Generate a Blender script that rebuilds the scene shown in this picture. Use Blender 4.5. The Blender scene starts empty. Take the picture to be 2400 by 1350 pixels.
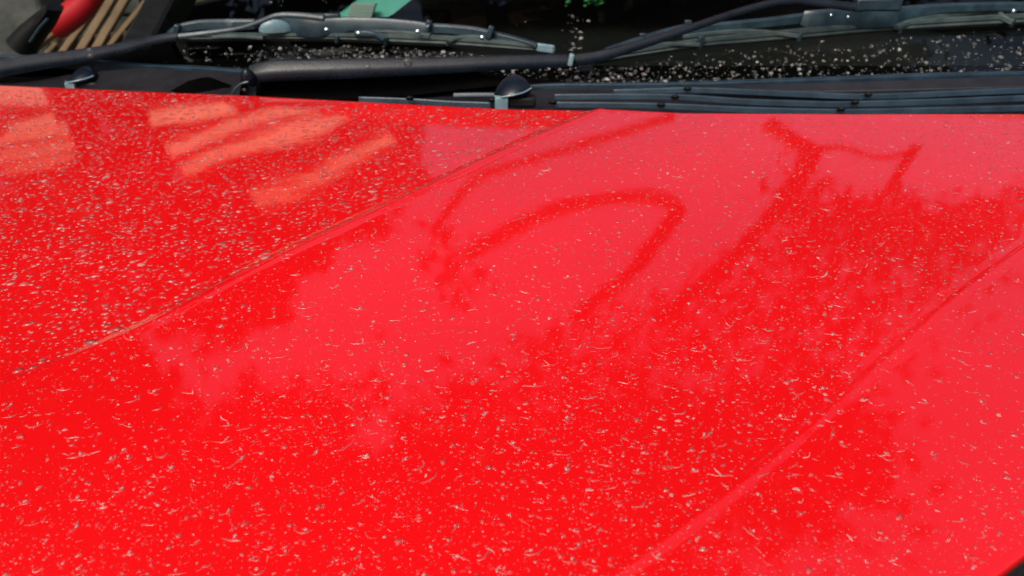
import bpy, math, random
import numpy as np
from mathutils import Vector, noise as mnoise
R = math.radians
rng = random.Random(7)
SC = bpy.context.scene
COL = SC.collection

# ------------------------------------------------------------------ camera, sky, sun, exposure
PITCH = R(24.0)
CAM = Vector((0, 0, 1.18))
cam_d = bpy.data.cameras.new("camera")
cam = bpy.data.objects.new("camera", cam_d)
COL.objects.link(cam)
cam.location = CAM
cam.rotation_euler = (math.pi / 2 - PITCH, 0, 0)
cam_d.sensor_width = 36
cam_d.lens = 28.26
cam_d.clip_start = 0.01
cam_d.clip_end = 500
cam_d.dof.use_dof = True
cam_d.dof.focus_distance = 0.56
cam_d.dof.aperture_fstop = 11.0
SC.camera = cam

SUN_EL, SUN_AZ = R(50), R(205)      # azimuth from +Y towards +X
w = bpy.data.worlds.new("World")
SC.world = w
w.use_nodes = True
nt = w.node_tree
sky = nt.nodes.new("ShaderNodeTexSky")
sky.sky_type = 'NISHITA'
sky.sun_disc = False
sky.sun_elevation = SUN_EL
sky.sun_rotation = SUN_AZ
sky.dust_density = 8.0
sky.air_density = 1.0
nt.links.new(sky.outputs[0], nt.nodes["Background"].inputs[0])
nt.nodes["Background"].inputs[1].default_value = 0.12
sun_d = bpy.data.lights.new("sun", 'SUN')
sun_d.energy = 1.5
sun_d.angle = R(26)
sun_d.color = (1, .95, .88)
sun = bpy.data.objects.new("sun", sun_d)
COL.objects.link(sun)
sdir = Vector((math.sin(SUN_AZ) * math.cos(SUN_EL), math.cos(SUN_AZ) * math.cos(SUN_EL), math.sin(SUN_EL)))
sun.rotation_euler = sdir.to_track_quat('Z', 'Y').to_euler()
SC.view_settings.view_transform = 'Standard'
SC.view_settings.look = 'None'
SC.view_settings.gamma = 1
SC.view_settings.exposure = 0.08
SC.cycles.use_denoising = True
SC.cycles.max_bounces = 10
SC.cycles.transparent_max_bounces = 24
SC.cycles.sample_clamp_indirect = 6

# ------------------------------------------------------------------ helpers
def tag(o, label=None, cat=None, group=None, kind=None):
    if label: o['label'] = label
    if cat: o['category'] = cat
    if group: o['group'] = group
    if kind: o['kind'] = kind
    return o

def empty(name, loc, label, cat, group=None):
    o = bpy.data.objects.new(name, None)
    COL.objects.link(o)
    o.location = loc
    return tag(o, label, cat, group)

def mesh_obj(name, verts, faces, m, parent=None, smooth=True):
    me = bpy.data.meshes.new(name)
    me.from_pydata([tuple(v) for v in verts], [], faces)
    me.validate(); me.update()
    if smooth:
        me.polygons.foreach_set('use_smooth', [True] * len(me.polygons))
    me.materials.append(m)
    o = bpy.data.objects.new(name, me)
    COL.objects.link(o)
    if parent is not None:
        o.parent = parent
        pm = Vector((0, 0, 0))
        p = parent
        while p is not None:
            pm += p.location
            p = p.parent
        o.location = -pm
    return o

def fix_normals(o):
    import bmesh
    bm = bmesh.new(); bm.from_mesh(o.data)
    bmesh.ops.recalc_face_normals(bm, faces=bm.faces)
    bm.to_mesh(o.data); bm.free()
    return o

def bevel(o, wd=.001, seg=2):
    md = o.modifiers.new("bevel", 'BEVEL')
    md.width = wd; md.segments = seg; md.limit_method = 'ANGLE'; md.angle_limit = R(35)
    return o

class MB:
    def __init__(s): s.v = []; s.f = []
    def add(s, v, f):
        n = len(s.v); s.v += [tuple(p) for p in v]; s.f += [tuple(i + n for i in q) for q in f]
    def build(s, name, m, parent=None, smooth=True, bev=None):
        o = mesh_obj(name, s.v, s.f, m, parent, smooth)
        fix_normals(o)
        if smooth: o.data.set_sharp_from_angle(angle=R(38))
        if bev: bevel(o, bev)
        return o

def ray(px, py):
    d = Vector((px - 1200.0, 1884.0 * math.cos(PITCH) + (675 - py) * math.sin(PITCH),
                -1884.0 * math.sin(PITCH) + (675 - py) * math.cos(PITCH)))
    return d / d.y

def P_y(px, py, y):
    return CAM + ray(px, py) * y

def isect(px, py, f, t0=.15, t1=4.0):
    d = ray(px, py)
    g = lambda t: (CAM.z + d.z * t) - f(d.x * t, t)
    a = t0; ga = g(a)
    n = 120
    for i in range(1, n + 1):
        b = t0 + (t1 - t0) * i / n
        gb = g(b)
        if gb <= 0 < ga:
            for _ in range(30):
                c = (a + b) / 2
                if g(c) > 0: a = c
                else: b = c
            return CAM + d * b
        a, ga = b, gb
    return CAM + d * t1

def project(x, y, z):
    v = Vector((x, y, z)) - CAM
    cz = v.y * math.cos(PITCH) - v.z * math.sin(PITCH)
    cy = v.y * math.sin(PITCH) + v.z * math.cos(PITCH)
    return 1200 + 1884 * v.x / cz, 675 - 1884 * cy / cz

def spline(pts, n=8):
    pts = [Vector(p) for p in pts]
    out = []
    for i in range(len(pts) - 1):
        p0 = pts[max(i - 1, 0)]; p1 = pts[i]; p2 = pts[i + 1]; p3 = pts[min(i + 2, len(pts) - 1)]
        for k in range(n):
            t = k / n
            out.append(.5 * ((2 * p1) + (p2 - p0) * t + (2 * p0 - 5 * p1 + 4 * p2 - p3) * t * t + (3 * p1 - p0 - 3 * p2 + p3) * t ** 3))
    out.append(pts[-1])
    return out

def sweep(mb, pts, prof, up=(0, 0, 1), scale=None, cap=True):
    """prof: closed list of (side, up); scale: list of (s_side, s_up) or floats per point"""
    up = Vector(up); n = len(pts); k = len(prof); V = []
    for i, p in enumerate(pts):
        t = (pts[min(i + 1, n - 1)] - pts[max(i - 1, 0)]).normalized()
        s = t.cross(up).normalized(); u = s.cross(t).normalized()
        sc = 1 if scale is None else scale[i]
        if not isinstance(sc, (tuple, list)): sc = (sc, sc)
        for a, b in prof: V.append(p + s * a * sc[0] + u * b * sc[1])
    F = []
    for i in range(n - 1):
        for j in range(k):
            j2 = (j + 1) % k
            F.append((i * k + j, i * k + j2, (i + 1) * k + j2, (i + 1) * k + j))
    if cap:
        F.append(tuple(range(k - 1, -1, -1))); F.append(tuple((n - 1) * k + j for j in range(k)))
    mb.add(V, F)

def circ(r, n=8, ry=None):
    ry = r if ry is None else ry
    return [(r * math.cos(2 * math.pi * i / n), ry * math.sin(2 * math.pi * i / n)) for i in range(n)]

def lerp(a, b, t): return a + (b - a) * t
def lerps(vals, n):
    out = []
    for i in range(n):
        t = i / (n - 1) * (len(vals) - 1); k = min(int(t), len(vals) - 2)
        out.append(lerp(vals[k], vals[k + 1], t - k))
    return out

def box_mb(mb, c, sx, sy, sz, rot=None):
    v = []
    for a in (-.5, .5):
        for b in (-.5, .5):
            for d in (-.5, .5):
                q = Vector((a * sx, b * sy, d * sz))
                if rot is not None: q = rot @ q
                v.append(Vector(c) + q)
    mb.add(v, [(0, 1, 3, 2), (4, 6, 7, 5), (0, 4, 5, 1), (2, 3, 7, 6), (0, 2, 6, 4), (1, 5, 7, 3)])

def dome_mb(mb, c, r, h, n=14, rings=5, nrm=Vector((0, 0, 1)), sy=1.0):
    q = nrm.to_track_quat('Z', 'Y'); V = []; F = []
    for i in range(rings):
        a = i / rings * math.pi / 2
        for j in range(n):
            b = 2 * math.pi * j / n
            V.append(c + q @ Vector((r * math.cos(a) * math.cos(b), r * sy * math.cos(a) * math.sin(b), h * math.sin(a))))
    V.append(c + q @ Vector((0, 0, h)))
    for i in range(rings - 1):
        for j in range(n):
            F.append((i * n + j, i * n + (j + 1) % n, (i + 1) * n + (j + 1) % n, (i + 1) * n + j))
    for j in range(n): F.append(((rings - 1) * n + j, (rings - 1) * n + (j + 1) % n, rings * n))
    F.append(tuple(range(n - 1, -1, -1)))
    mb.add(V, F)

# ------------------------------------------------------------------ materials
def new_mat(name):
    m = bpy.data.materials.new(name); m.use_nodes = True
    return m, m.node_tree, m.node_tree.nodes['Principled BSDF']

def ramp(nt, fac, stops):
    r = nt.nodes.new('ShaderNodeValToRGB')
    els = r.color_ramp.elements
    while len(els) < len(stops): els.new(.5)
    for e, (p, c) in zip(els, stops): e.position = p; e.color = (*c, 1)
    nt.links.new(fac, r.inputs[0]); return r

def noise_n(nt, scale, detail=4, rough=.55, dist=0, vec=None):
    n = nt.nodes.new('ShaderNodeTexNoise')
    n.inputs['Scale'].default_value = scale; n.inputs['Detail'].default_value = detail
    n.inputs['Roughness'].default_value = rough; n.inputs['Distortion'].default_value = dist
    if vec is None:
        g = nt.nodes.new('ShaderNodeNewGeometry'); vec = g.outputs['Position']
    nt.links.new(vec, n.inputs['Vector']); return n

def bump(nt, h, strength, dist, prev=None):
    b = nt.nodes.new('ShaderNodeBump'); b.inputs['Strength'].default_value = strength
    b.inputs['Distance'].default_value = dist
    nt.links.new(h, b.inputs['Height'])
    if prev is not None: nt.links.new(prev, b.inputs['Normal'])
    return b

def basic(name, c1, c2, scale, rough, bumpd=0, bscale=None, metal=0, spec=.5, coat=0):
    m, nt, b = new_mat(name)
    n = noise_n(nt, scale)
    r = ramp(nt, n.outputs['Fac'], [(.35, c1), (.68, c2)])
    nt.links.new(r.outputs[0], b.inputs['Base Color'])
    b.inputs['Roughness'].default_value = rough; b.inputs['Metallic'].default_value = metal
    b.inputs['Specular IOR Level'].default_value = spec
    b.inputs['Coat Weight'].default_value = coat
    mr = nt.nodes.new('ShaderNodeMapRange')
    n3 = noise_n(nt, scale * 2.7, 5)
    nt.links.new(n3.outputs['Fac'], mr.inputs[0])
    mr.inputs[3].default_value = max(rough - .12, .03); mr.inputs[4].default_value = min(rough + .15, 1)
    nt.links.new(mr.outputs[0], b.inputs['Roughness'])
    if bumpd:
        n2 = noise_n(nt, bscale or scale * 6, 3)
        bb = bump(nt, n2.outputs['Fac'], 1, bumpd)
        nt.links.new(bb.outputs[0], b.inputs['Normal'])
    return m

# wet red clear-coated paint
M_PAINT, nt, b = new_mat("red_paint")
n1 = noise_n(nt, 3.0, 3)
r1 = ramp(nt, n1.outputs['Fac'], [(.3, (.70, .0015, .003)), (.7, (.82, .002, .005))])
nt.links.new(r1.outputs[0], b.inputs['Base Color'])
b.inputs['Roughness'].default_value = .5
b.inputs['Specular IOR Level'].default_value = .15
b.inputs['Coat Weight'].default_value = 1
b.inputs['Coat IOR'].default_value = 1.75
n2 = noise_n(nt, 60, 5, .6)
mr = nt.nodes.new('ShaderNodeMapRange'); nt.links.new(n2.outputs['Fac'], mr.inputs[0])
mr.inputs[3].default_value = .01; mr.inputs[4].default_value = .035
nt.links.new(mr.outputs[0], b.inputs['Coat Roughness'])
n3 = noise_n(nt, 420, 3, .6)
n4 = noise_n(nt, 14, 2, .5)
bb = bump(nt, n3.outputs['Fac'], 1, .000013)
bb2 = bump(nt, n4.outputs['Fac'], 1, .0002, bb.outputs[0])
nt.links.new(bb2.outputs[0], b.inputs['Coat Normal'])

# rain water: see-through with Fresnel reflection; white mixed in stands for glints and inner reflections
def water_mat(name, scatter, rough):
    m = bpy.data.materials.new(name); m.use_nodes = True
    nt = m.node_tree; nt.nodes.clear()
    out = nt.nodes.new('ShaderNodeOutputMaterial'); mix = nt.nodes.new('ShaderNodeMixShader')
    tr = nt.nodes.new('ShaderNodeBsdfTransparent'); gl = nt.nodes.new('ShaderNodeBsdfGlossy')
    gl.inputs['Roughness'].default_value = rough
    fr = nt.nodes.new('ShaderNodeFresnel'); fr.inputs[0].default_value = 1.4
    nt.links.new(fr.outputs[0], mix.inputs[0]); nt.links.new(tr.outputs[0], mix.inputs[1])
    nt.links.new(gl.outputs[0], mix.inputs[2])
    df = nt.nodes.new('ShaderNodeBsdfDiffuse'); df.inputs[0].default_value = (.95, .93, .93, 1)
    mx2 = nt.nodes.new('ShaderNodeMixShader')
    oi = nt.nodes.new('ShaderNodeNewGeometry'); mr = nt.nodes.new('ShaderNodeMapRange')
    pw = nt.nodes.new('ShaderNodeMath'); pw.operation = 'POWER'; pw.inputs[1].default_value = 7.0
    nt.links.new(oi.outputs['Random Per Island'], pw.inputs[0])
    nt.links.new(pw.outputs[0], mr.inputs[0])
    mr.inputs[3].default_value = scatter * .8; mr.inputs[4].default_value = scatter * 4.5  # a few drops get much more white, as painted glints
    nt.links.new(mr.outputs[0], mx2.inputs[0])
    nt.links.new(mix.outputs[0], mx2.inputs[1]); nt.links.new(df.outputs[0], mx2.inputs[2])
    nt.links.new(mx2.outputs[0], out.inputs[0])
    return m
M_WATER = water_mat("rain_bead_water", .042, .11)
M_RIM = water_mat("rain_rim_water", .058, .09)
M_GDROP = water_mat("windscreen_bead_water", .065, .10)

# windscreen glass
M_GLASS = bpy.data.materials.new("windscreen_glass"); M_GLASS.use_nodes = True
nt = M_GLASS.node_tree; nt.nodes.clear()
out = nt.nodes.new('ShaderNodeOutputMaterial'); mix = nt.nodes.new('ShaderNodeMixShader')
tr = nt.nodes.new('ShaderNodeBsdfTransparent'); gl = nt.nodes.new('ShaderNodeBsdfGlossy')
tr.inputs[0].default_value = (.55, .64, .60, 1); gl.inputs['Roughness'].default_value = .0
fr = nt.nodes.new('ShaderNodeFresnel'); fr.inputs[0].default_value = 1.5
nt.links.new(fr.outputs[0], mix.inputs[0]); nt.links.new(tr.outputs[0], mix.inputs[1])
nt.links.new(gl.outputs[0], mix.inputs[2]); nt.links.new(mix.outputs[0], out.inputs[0])

M_FRIT = basic("black_glass_border", (.004, .004, .004), (.006, .006, .006), 40, .15)
M_COWL = basic("cowl_plastic", (.005, .005, .007), (.013, .013, .019), 25, .42, .0004, 700)
M_RIB = basic("ribbed_plastic", (.008, .022, .038), (.022, .048, .075), 30, .3, .0002, 500)
M_ARM = basic("wiper_arm_metal", (.003, .006, .011), (.007, .013, .023), 30, .27, .0002, 400, spec=.32)
M_YOKE = basic("wiper_frame_metal", (.007, .022, .032), (.022, .05, .068), 45, .3, .0002, 400)
M_RUB = basic("grey_rubber", (.022, .042, .045), (.055, .08, .078), 60, .5, .0002, 400)
M_RUBB = basic("black_rubber", (.004, .0045, .005), (.009, .010, .011), 60, .5, spec=.25)
M_RIVET = basic("bright_rivet", (.5, .55, .58), (.7, .75, .78), 60, .2, metal=1)
M_CLIP = basic("pale_clip", (.12, .21, .25), (.2, .31, .36), 60, .35)
M_VOID = basic("painted_shade_black", (.002, .002, .002), (.004, .004, .004), 20, .9, spec=0)  # glossless black that paints in the shade of hollows
M_DASH = basic("dashboard_plastic", (.006, .006, .006), (.012, .012, .012), 20, .7)
M_BOARD = basic("fresh_board", (.60, .42, .27), (.78, .58, .40), 14, .6, .002, 60)
M_WOOD = basic("pale_wood", (.10, .066, .03), (.20, .135, .065), 8, .7, .002, 60)
M_CONC = basic("weathered_concrete", (.03, .037, .034), (.10, .11, .10), 9, .85, .004, 50)
M_STONE = basic("mossy_wall", (.03, .05, .04), (.09, .11, .09), 9, .9, .006, 40)
M_REDP = basic("red_plastic", (.32, .004, .01), (.45, .008, .016), 5, .4)
M_LEAF = basic("dark_leaf", (.012, .03, .008), (.04, .075, .018), 6, .5)
M_LEAF2 = basic("lit_leaf_green", (.05, .14, .03), (.09, .2, .04), 6, .5)  # lighter leaf green for the leaves meant to look lit
M_BARK = basic("bark", (.035, .025, .015), (.09, .065, .04), 20, .9, .004, 60)
M_CREAM = basic("cream_wall", (.5, .46, .36), (.6, .56, .44), 4, .8)
M_ORANGE = basic("orange_brown_leaf", (.22, .10, .015), (.35, .17, .03), 12, .7)
M_GROUND = basic("wet_ground", (.03, .027, .022), (.08, .07, .058), 5, .8, .01, 30)

# ------------------------------------------------------------------ surfaces
def hood_base(x, y):
    return 1.0 + .115 * (y - .93) - .031 * (y - .93) ** 2 - .01 * (x - .1) ** 2

def curve_pts(img, f): return [isect(a, b_, f) for a, b_ in img]
CR1 = curve_pts([(-500, 1140), (-60, 935), (330, 768), (640, 606), (940, 466), (1180, 352), (1400, 258)], hood_base)
CR2 = curve_pts([(1180, 1530), (1400, 1372), (1580, 1245), (1750, 1118), (1900, 992), (2090, 828), (2240, 695), (2400, 580)], hood_base)
def ext(L):
    a = L[0] + (L[0] - L[1]) * 6; b_ = L[-1] + (L[-1] - L[-2]) * 6
    return [a] + L + [b_]
C1 = np.array([(p.x, p.y) for p in ext(spline(CR1, 4))]); C2 = np.array([(p.x, p.y) for p in ext(spline(CR2, 4))])

def sdist(x, y, C):
    """signed distance, + on the left of the curve's direction"""
    x = np.asarray(x, float); y = np.asarray(y, float)
    best = np.full(x.shape, 1e9); sg = np.ones(x.shape)
    for i in range(len(C) - 1):
        a = C[i]; d = C[i + 1] - a; L2 = d @ d
        t = np.clip(((x - a[0]) * d[0] + (y - a[1]) * d[1]) / L2, 0, 1)
        qx = x - a[0] - t * d[0]; qy = y - a[1] - t * d[1]
        dd = np.hypot(qx, qy); s = np.sign(d[0] * qy - d[1] * qx)
        m = dd < best
        best = np.where(m, dd, best); sg = np.where(m, s, sg)
    return best * sg

def sstep(t):
    t = np.clip(t, 0, 1); return t * t * (3 - 2 * t)
def splus(t, k):        # smooth max(0,t)
    return .5 * (t + np.sqrt(t * t + k * k)) - .5 * k

def hood_z(x, y):
    x = np.asarray(x, float); y = np.asarray(y, float)
    z = 1.0 + .115 * (y - .93) - .031 * (y - .93) ** 2 - .01 * (x - .1) ** 2
    d1 = sdist(x, y, C1); d2 = -sdist(x, y, C2)
    fade = .25 + .75 * sstep((x + .34) / .14)
    z = z - .0022 * fade * sstep((d1 + .002) / .014) - .007 * np.tanh(splus(d1, .004) / .17)
    z = z + .0008 * fade * np.exp(-(d1 / .004) ** 2)
    z = z - .0005 * sstep((d2 + .002) / .009) - .0005 * np.exp(-((d2 + .003) / .0022) ** 2) - .03 * splus(d2, .006)
    z = z + .0004 * np.exp(-(d2 / .004) ** 2)
    # faint pressed-sheet waviness
    z = z + .0007 * np.sin(7 * x + 2 * y) * np.sin(6 * y - 3 * x + 1)
    return z
_gx = np.linspace(-1.2, 1.3, 1251); _gy = np.linspace(-.2, 1.3, 751)
_HG = hood_z(*np.meshgrid(_gx, _gy))
def hz(x, y):
    a = min(max((x + 1.2) / .002, 0), 1249.999); b = min(max((y + .2) / .002, 0), 749.999)
    i = int(a); j = int(b); a -= i; b -= j
    return float((_HG[j, i] * (1 - a) + _HG[j, i + 1] * a) * (1 - b) + (_HG[j + 1, i] * (1 - a) + _HG[j + 1, i + 1] * a) * b)
def hood_n(x, y, e=.003):
    v = [hz(x + e, y), hz(x - e, y), hz(x, y + e), hz(x, y - e)]
    return Vector((-(v[0] - v[1]) / (2 * e), -(v[2] - v[3]) / (2 * e), 1)).normalized()

REAR = [isect(a, b_, hz) for a, b_ in [(-700, 172), (-350, 186), (0, 200), (400, 217), (800, 236), (1200, 256), (1600, 265), (2000, 268), (2400, 268), (2800, 266), (3100, 262)]]
RX = np.array([p.x for p in REAR]); RY = np.array([p.y for p in REAR])
def y_rear(x): return np.interp(x, RX, RY)
pe1 = isect(2318, 1352, hz); pe2 = isect(2402, 1288, hz)
EDIR = Vector((pe2.x - pe1.x, pe2.y - pe1.y)); ESL = EDIR.y / EDIR.x
def y_front(x):
    x = np.asarray(x, float)
    return np.maximum(-.12 + 0 * x, pe1.y + ESL * (x - pe1.x) * (1 + .0 * x))

GS = R(26)
def y_glass0(x): return 1.085 + .14 * max(0, .25 - x) ** 2 + .03 * max(0, x - .25) ** 2
def glass_z(x, y): return 1.0 + math.tan(GS) * (y - y_glass0(x))
def P_g(px, py, off=0.0):
    """point on the windscreen lifted 'off' metres along its normal"""
    return isect(px, py, lambda x, y: glass_z(x, y) + off / math.cos(GS), .6, 3)
GN = Vector((0, -math.sin(GS), math.cos(GS)))

# ------------------------------------------------------------------ the car
car = empty("car", (0, .9, 0), "red car with rain-beaded hood, black wipers and ribbed scuttle under a dark windscreen", "car")

# hood sheet
XL, XRR = -.95, min(1.05, pe1.x + (y_rear(1.0) - pe1.y) / ESL)
NX, NY = 560, 280
s = np.linspace(0, 1, NX); t = np.linspace(0, 1, NY)
xs = XL + (XRR - XL) * s
X = np.repeat(xs[None, :], NY, 0)
Y = y_front(X) + (y_rear(X) - y_front(X)) * t[:, None]
Z = hood_z(X, Y)
verts = np.stack([X, Y, Z], -1).reshape(-1, 3)
idx = np.arange(NX * NY).reshape(NY, NX)
F = np.stack([idx[:-1, :-1], idx[:-1, 1:], idx[1:, 1:], idx[1:, :-1]], -1).reshape(-1, 4)
# rolled lips along the rear and the front edge
def lip(row_v, outy, seq):
    rows = []
    for dy, dz in seq:
        r = row_v.copy(); r[:, 1] += dy * outy; r[:, 2] += dz; rows.append(r)
    return rows
rear_rows = lip(verts[idx[-1]], 1, [(.0016, -.0006), (.0028, -.002), (.003, -.005), (.003, -.02), (-.02, -.024)])
front_rows = lip(verts[idx[0]], -1, [(.0012, -.0006), (.002, -.002), (.0022, -.006), (-.02, -.010)])
allv = [verts]; F = F.tolist(); n0 = len(verts)
prev = idx[-1]
for r in rear_rows:
    cur = np.arange(n0, n0 + NX); n0 += NX; allv.append(r)
    for i in range(NX - 1): F.append((prev[i], prev[i + 1], cur[i + 1], cur[i]))
    prev = cur
prev = idx[0]
for r in front_rows:
    cur = np.arange(n0, n0 + NX); n0 += NX; allv.append(r)
    for i in range(NX - 1): F.append((prev[i + 1], prev[i], cur[i], cur[i + 1]))
    prev = cur
V = np.concatenate(allv)
hood = mesh_obj("hood", V.tolist(), F, M_PAINT, car)

# dark trim below the hood's near right edge
mb = MB()
tp = []
for x in np.linspace(pe1.x - .35, XRR, 30):
    y = float(y_front(x))
    tp.append(Vector((x, y, hz(x, y))))
sweep(mb, [p + Vector((.030, -.028, -.030)) for p in tp], [(-.03, -.03), (.16, -.08), (.16, -.03), (.10, -.004), (-.03, .003)])
mb.build("headlamp_surround", M_RUBB, car, bev=.002)
mb = MB()
sweep(mb, [p + Vector((.22, -.22, -.14)) for p in tp], [(-.06, -.25), (.05, -.3), (.055, -.03), (.03, .0), (-.06, .02)])
mb.build("front_wing", M_PAINT, car)
mb = MB()
lx = [Vector((XL - .004, y, hz(XL, y) - .004)) for y in np.linspace(-.1, float(y_rear(XL)) + .12, 24)]
sweep(mb, lx, [(0, 0), (0, -.05), (-.5, -.05), (-.4, -.45), (-.18, -.12), (-.08, -.03), (-.03, -.004)][::-1])
mb.build("far_wing", M_PAINT, car)

# windscreen (slightly thick sheet) with its black border
def glass_sheet(mb, us, vs, off=0.0):
    V = []; F = []
    for v in vs:
        for u in us:
            V.append((u, y_glass0(u) + v * math.cos(GS), 1.0 + v * math.sin(GS)))
            V[-1] = tuple(Vector(V[-1]) + GN * off)
    k = len(us)
    for j in range(len(vs) - 1):
        for i in range(k - 1): F.append((j * k + i, j * k + i + 1, (j + 1) * k + i + 1, (j + 1) * k + i))
    mb.add(V, F)
GXL, GXR = -.53, .98
us = list(np.linspace(GXL, GXR, 50))
me_ = MB(); glass_sheet(me_, us, list(np.linspace(-.03, .78, 24)))
glass = mesh_obj("windscreen", me_.v, me_.f, M_GLASS, car)
mb = MB(); glass_sheet(mb, us, [-.035, .0, .035], -.004)
for side in (0, 1):
    uu = list(np.linspace(GXL, GXL + .035, 3)) if side == 0 else list(np.linspace(GXR - .035, GXR, 3))
    glass_sheet(mb, uu, list(np.linspace(.036, .78, 20)), -.004)
o = mesh_obj("black_border", mb.v, mb.f, M_FRIT, glass)
# cabin behind: dashboard, lining, roof, pillars
mb = MB()
box_mb(mb, (.23, 2.06, .90), 1.56, 1.75, .12)
box_mb(mb, (.23, 2.9, 1.10), 1.5, .05, .5)
box_mb(mb, (-.56, 2.2, .96), .03, 1.6, .2); box_mb(mb, (1.02, 2.2, .96), .03, 1.6, .2)
mb.build("cabin_lining", M_DASH, car, smooth=False)
mb = MB()
prof = [(-.76, 0), (-.5, .03), (0, .045), (.5, .03), (.76, 0), (.76, -.03), (-.76, -.03)]
roof_pts = [Vector((.22, y, 1.0 + math.sin(GS) * .78 + dz)) for y, dz in ((1.735, .0), (1.85, .035), (2.2, .06), (2.9, .04))]
sweep(mb, roof_pts, prof); mb.build("roof", M_PAINT, car)
for gx, nm in ((GXL, 0), (GXR, 1)):
    sgn = -1 if nm == 0 else 1
    pts = []
    for v in np.linspace(-.05, .80, 12):
        pts.append(Vector((gx + sgn * .022, y_glass0(gx) + v * math.cos(GS), 1.0 + v * math.sin(GS) - .004)))
    mb = MB(); sweep(mb, pts, [(-.028, -.03), (.028, -.03), (.03, -.004), (.018, .008), (-.018, .008), (-.03, -.004)])
    mb.build("windscreen_pillar", M_RUBB, car)

# lower scuttle (cowl) sheet
mb = MB(); V = []; F = []
K = 80; rows = 10
for j in range(rows + 1):
    for i in range(K + 1):
        x = lerp(-.95, 1.05, i / K)
        y0 = float(y_rear(x)) - .03; y1 = y_glass0(x) + .004
        q = j / rows
        y = lerp(y0, y1, q)
        z = lerp(.962, .988, sstep((q - .15) / .7)) - .012 * (1 - q) + .0105 * sstep((q - .85) / .15) + .0015 * math.sin(x * 9)
        V.append((x, y, z))
for j in range(rows):
    for i in range(K): F.append((j * (K + 1) + i, j * (K + 1) + i + 1, (j + 1) * (K + 1) + i + 1, (j + 1) * (K + 1) + i))
mb.add(V, F)
cowl = mb.build("scuttle_panel", M_COWL, car)

def line_y(img, y0, y1=None):
    y1 = y0 if y1 is None else y1
    n = len(img)
    return [P_y(a, b_, lerp(y0, y1, i / (n - 1))) for i, (a, b_) in enumerate(img)]

def rib(img, y0, y1, h=.0075, dpt=.010, m=M_RIB, name="rib"):
    mb = MB()
    pts = spline(line_y(img, y0, y1), 6)
    # near face, rounded crest, sloping back
    sweep(mb, pts, [(.001, -h), (0.0, -.0012), (-.0014, 0.0), (-dpt, -.0025), (-dpt, -h)])
    return mb.build(name, m, cowl, bev=.0005)
rib([(1438, 209), (1540, 206), (1620, 204), (1750, 208), (1900, 215), (2000, 219), (2090, 218), (2250, 211), (2400, 205), (2700, 196)], 1.035, 1.02)
rib([(1300, 220), (1450, 219), (1600, 221), (1750, 231), (1900, 236), (1980, 237), (2200, 231), (2400, 223), (2700, 214)], 1.00, .985)
rib([(1300, 238), (1450, 239), (1600, 243), (1750, 250), (1900, 254), (2000, 255), (2200, 251), (2400, 246), (2700, 238)], .968, .95)
rib([(1062, 218), (1110, 217), (1168, 217)], 1.0, 1.0, .005)
rib([(840, 226), (960, 230), (1060, 236), (1150, 239)], .975, .962, .010)
# moulding strip under the glass
mb = MB()
sweep(mb, spline(line_y([(1240, 199), (1320, 196), (1450, 196), (1660, 193), (1900, 185), (2210, 174), (2420, 170), (2700, 165)], 1.072, 1.055), 5), [(0, -.010), (0, -.001), (-.002, 0), (-.02, -.001), (-.02, -.010)])
mb.build("glass_moulding", M_RIB, cowl, bev=.0005)
mb = MB()
sweep(mb, spline(line_y([(-200, 120), (100, 135), (330, 150), (460, 158), (585, 167)], 1.20, 1.10), 5), [(0, -.014), (0, -.001), (-.002, 0), (-.02, -.001), (-.02, -.014)])
mb.build("glass_moulding", M_RIB, cowl, bev=.0005)
# broad raised right-hand scuttle face above the top rib
mb = MB()
a = spline(line_y([(1640, 199), (1900, 194), (2200, 184), (2420, 177), (2700, 170)], 1.055, 1.05), 5)
b_ = spline(line_y([(1640, 206), (1900, 214), (2200, 208), (2420, 202), (2700, 196)], 1.046, 1.03), 5)
V = []; F = []
for p, q in zip(a, b_): V += [p, q, q + Vector((0, 0, -.02)), p + Vector((0, .02, -.02))]
for i in range(len(a) - 1):
    for j in range(4):
        k = (j + 1) % 4; F.append((4 * i + j, 4 * i + k, 4 * i + 4 + k, 4 * i + 4 + j))
mb.add(V, F); mb.build("raised_shelf", M_COWL, cowl, bev=.001)
# left-hand sloping scuttle face
mb = MB()
a = spline(line_y([(-100, 186), (60, 190), (180, 172), (330, 160), (460, 166), (570, 172)], 1.19, 1.085), 5)
b_ = spline(line_y([(-100, 200), (60, 206), (180, 212), (330, 218), (460, 222), (560, 226)], 1.14, 1.03), 5)
V = []; F = []
for p, q in zip(a, b_): V += [p, q, q + Vector((0, 0, -.03)), p + Vector((0, .02, -.03))]
for i in range(len(a) - 1):
    for j in range(4):
        k = (j + 1) % 4; F.append((4 * i + j, 4 * i + k, 4 * i + 4 + k, 4 * i + 4 + j))
mb.add(V, F); mb.build("raised_shelf", M_COWL, cowl, bev=.001)
# drain notches in the ribs
for px, py, y in [(1612, 209, 1.024), (1583, 228, .990), (1550, 247, .957), (2036, 223, 1.019), (2005, 241, .983), (1972, 257, .951), (960, 231, .962), (1153, 236, .955), (1296, 241, .962), (1585, 208, 1.03)][:9]:
    mb = MB(); c = P_y(px, py, y)
    dome_mb(mb, c + Vector((0, .002, 0)), .0052, .006, 10, 4, Vector((0, -1, .35)).normalized(), .55)
    mb.build("drain_notch", M_RUBB, cowl)
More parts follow.
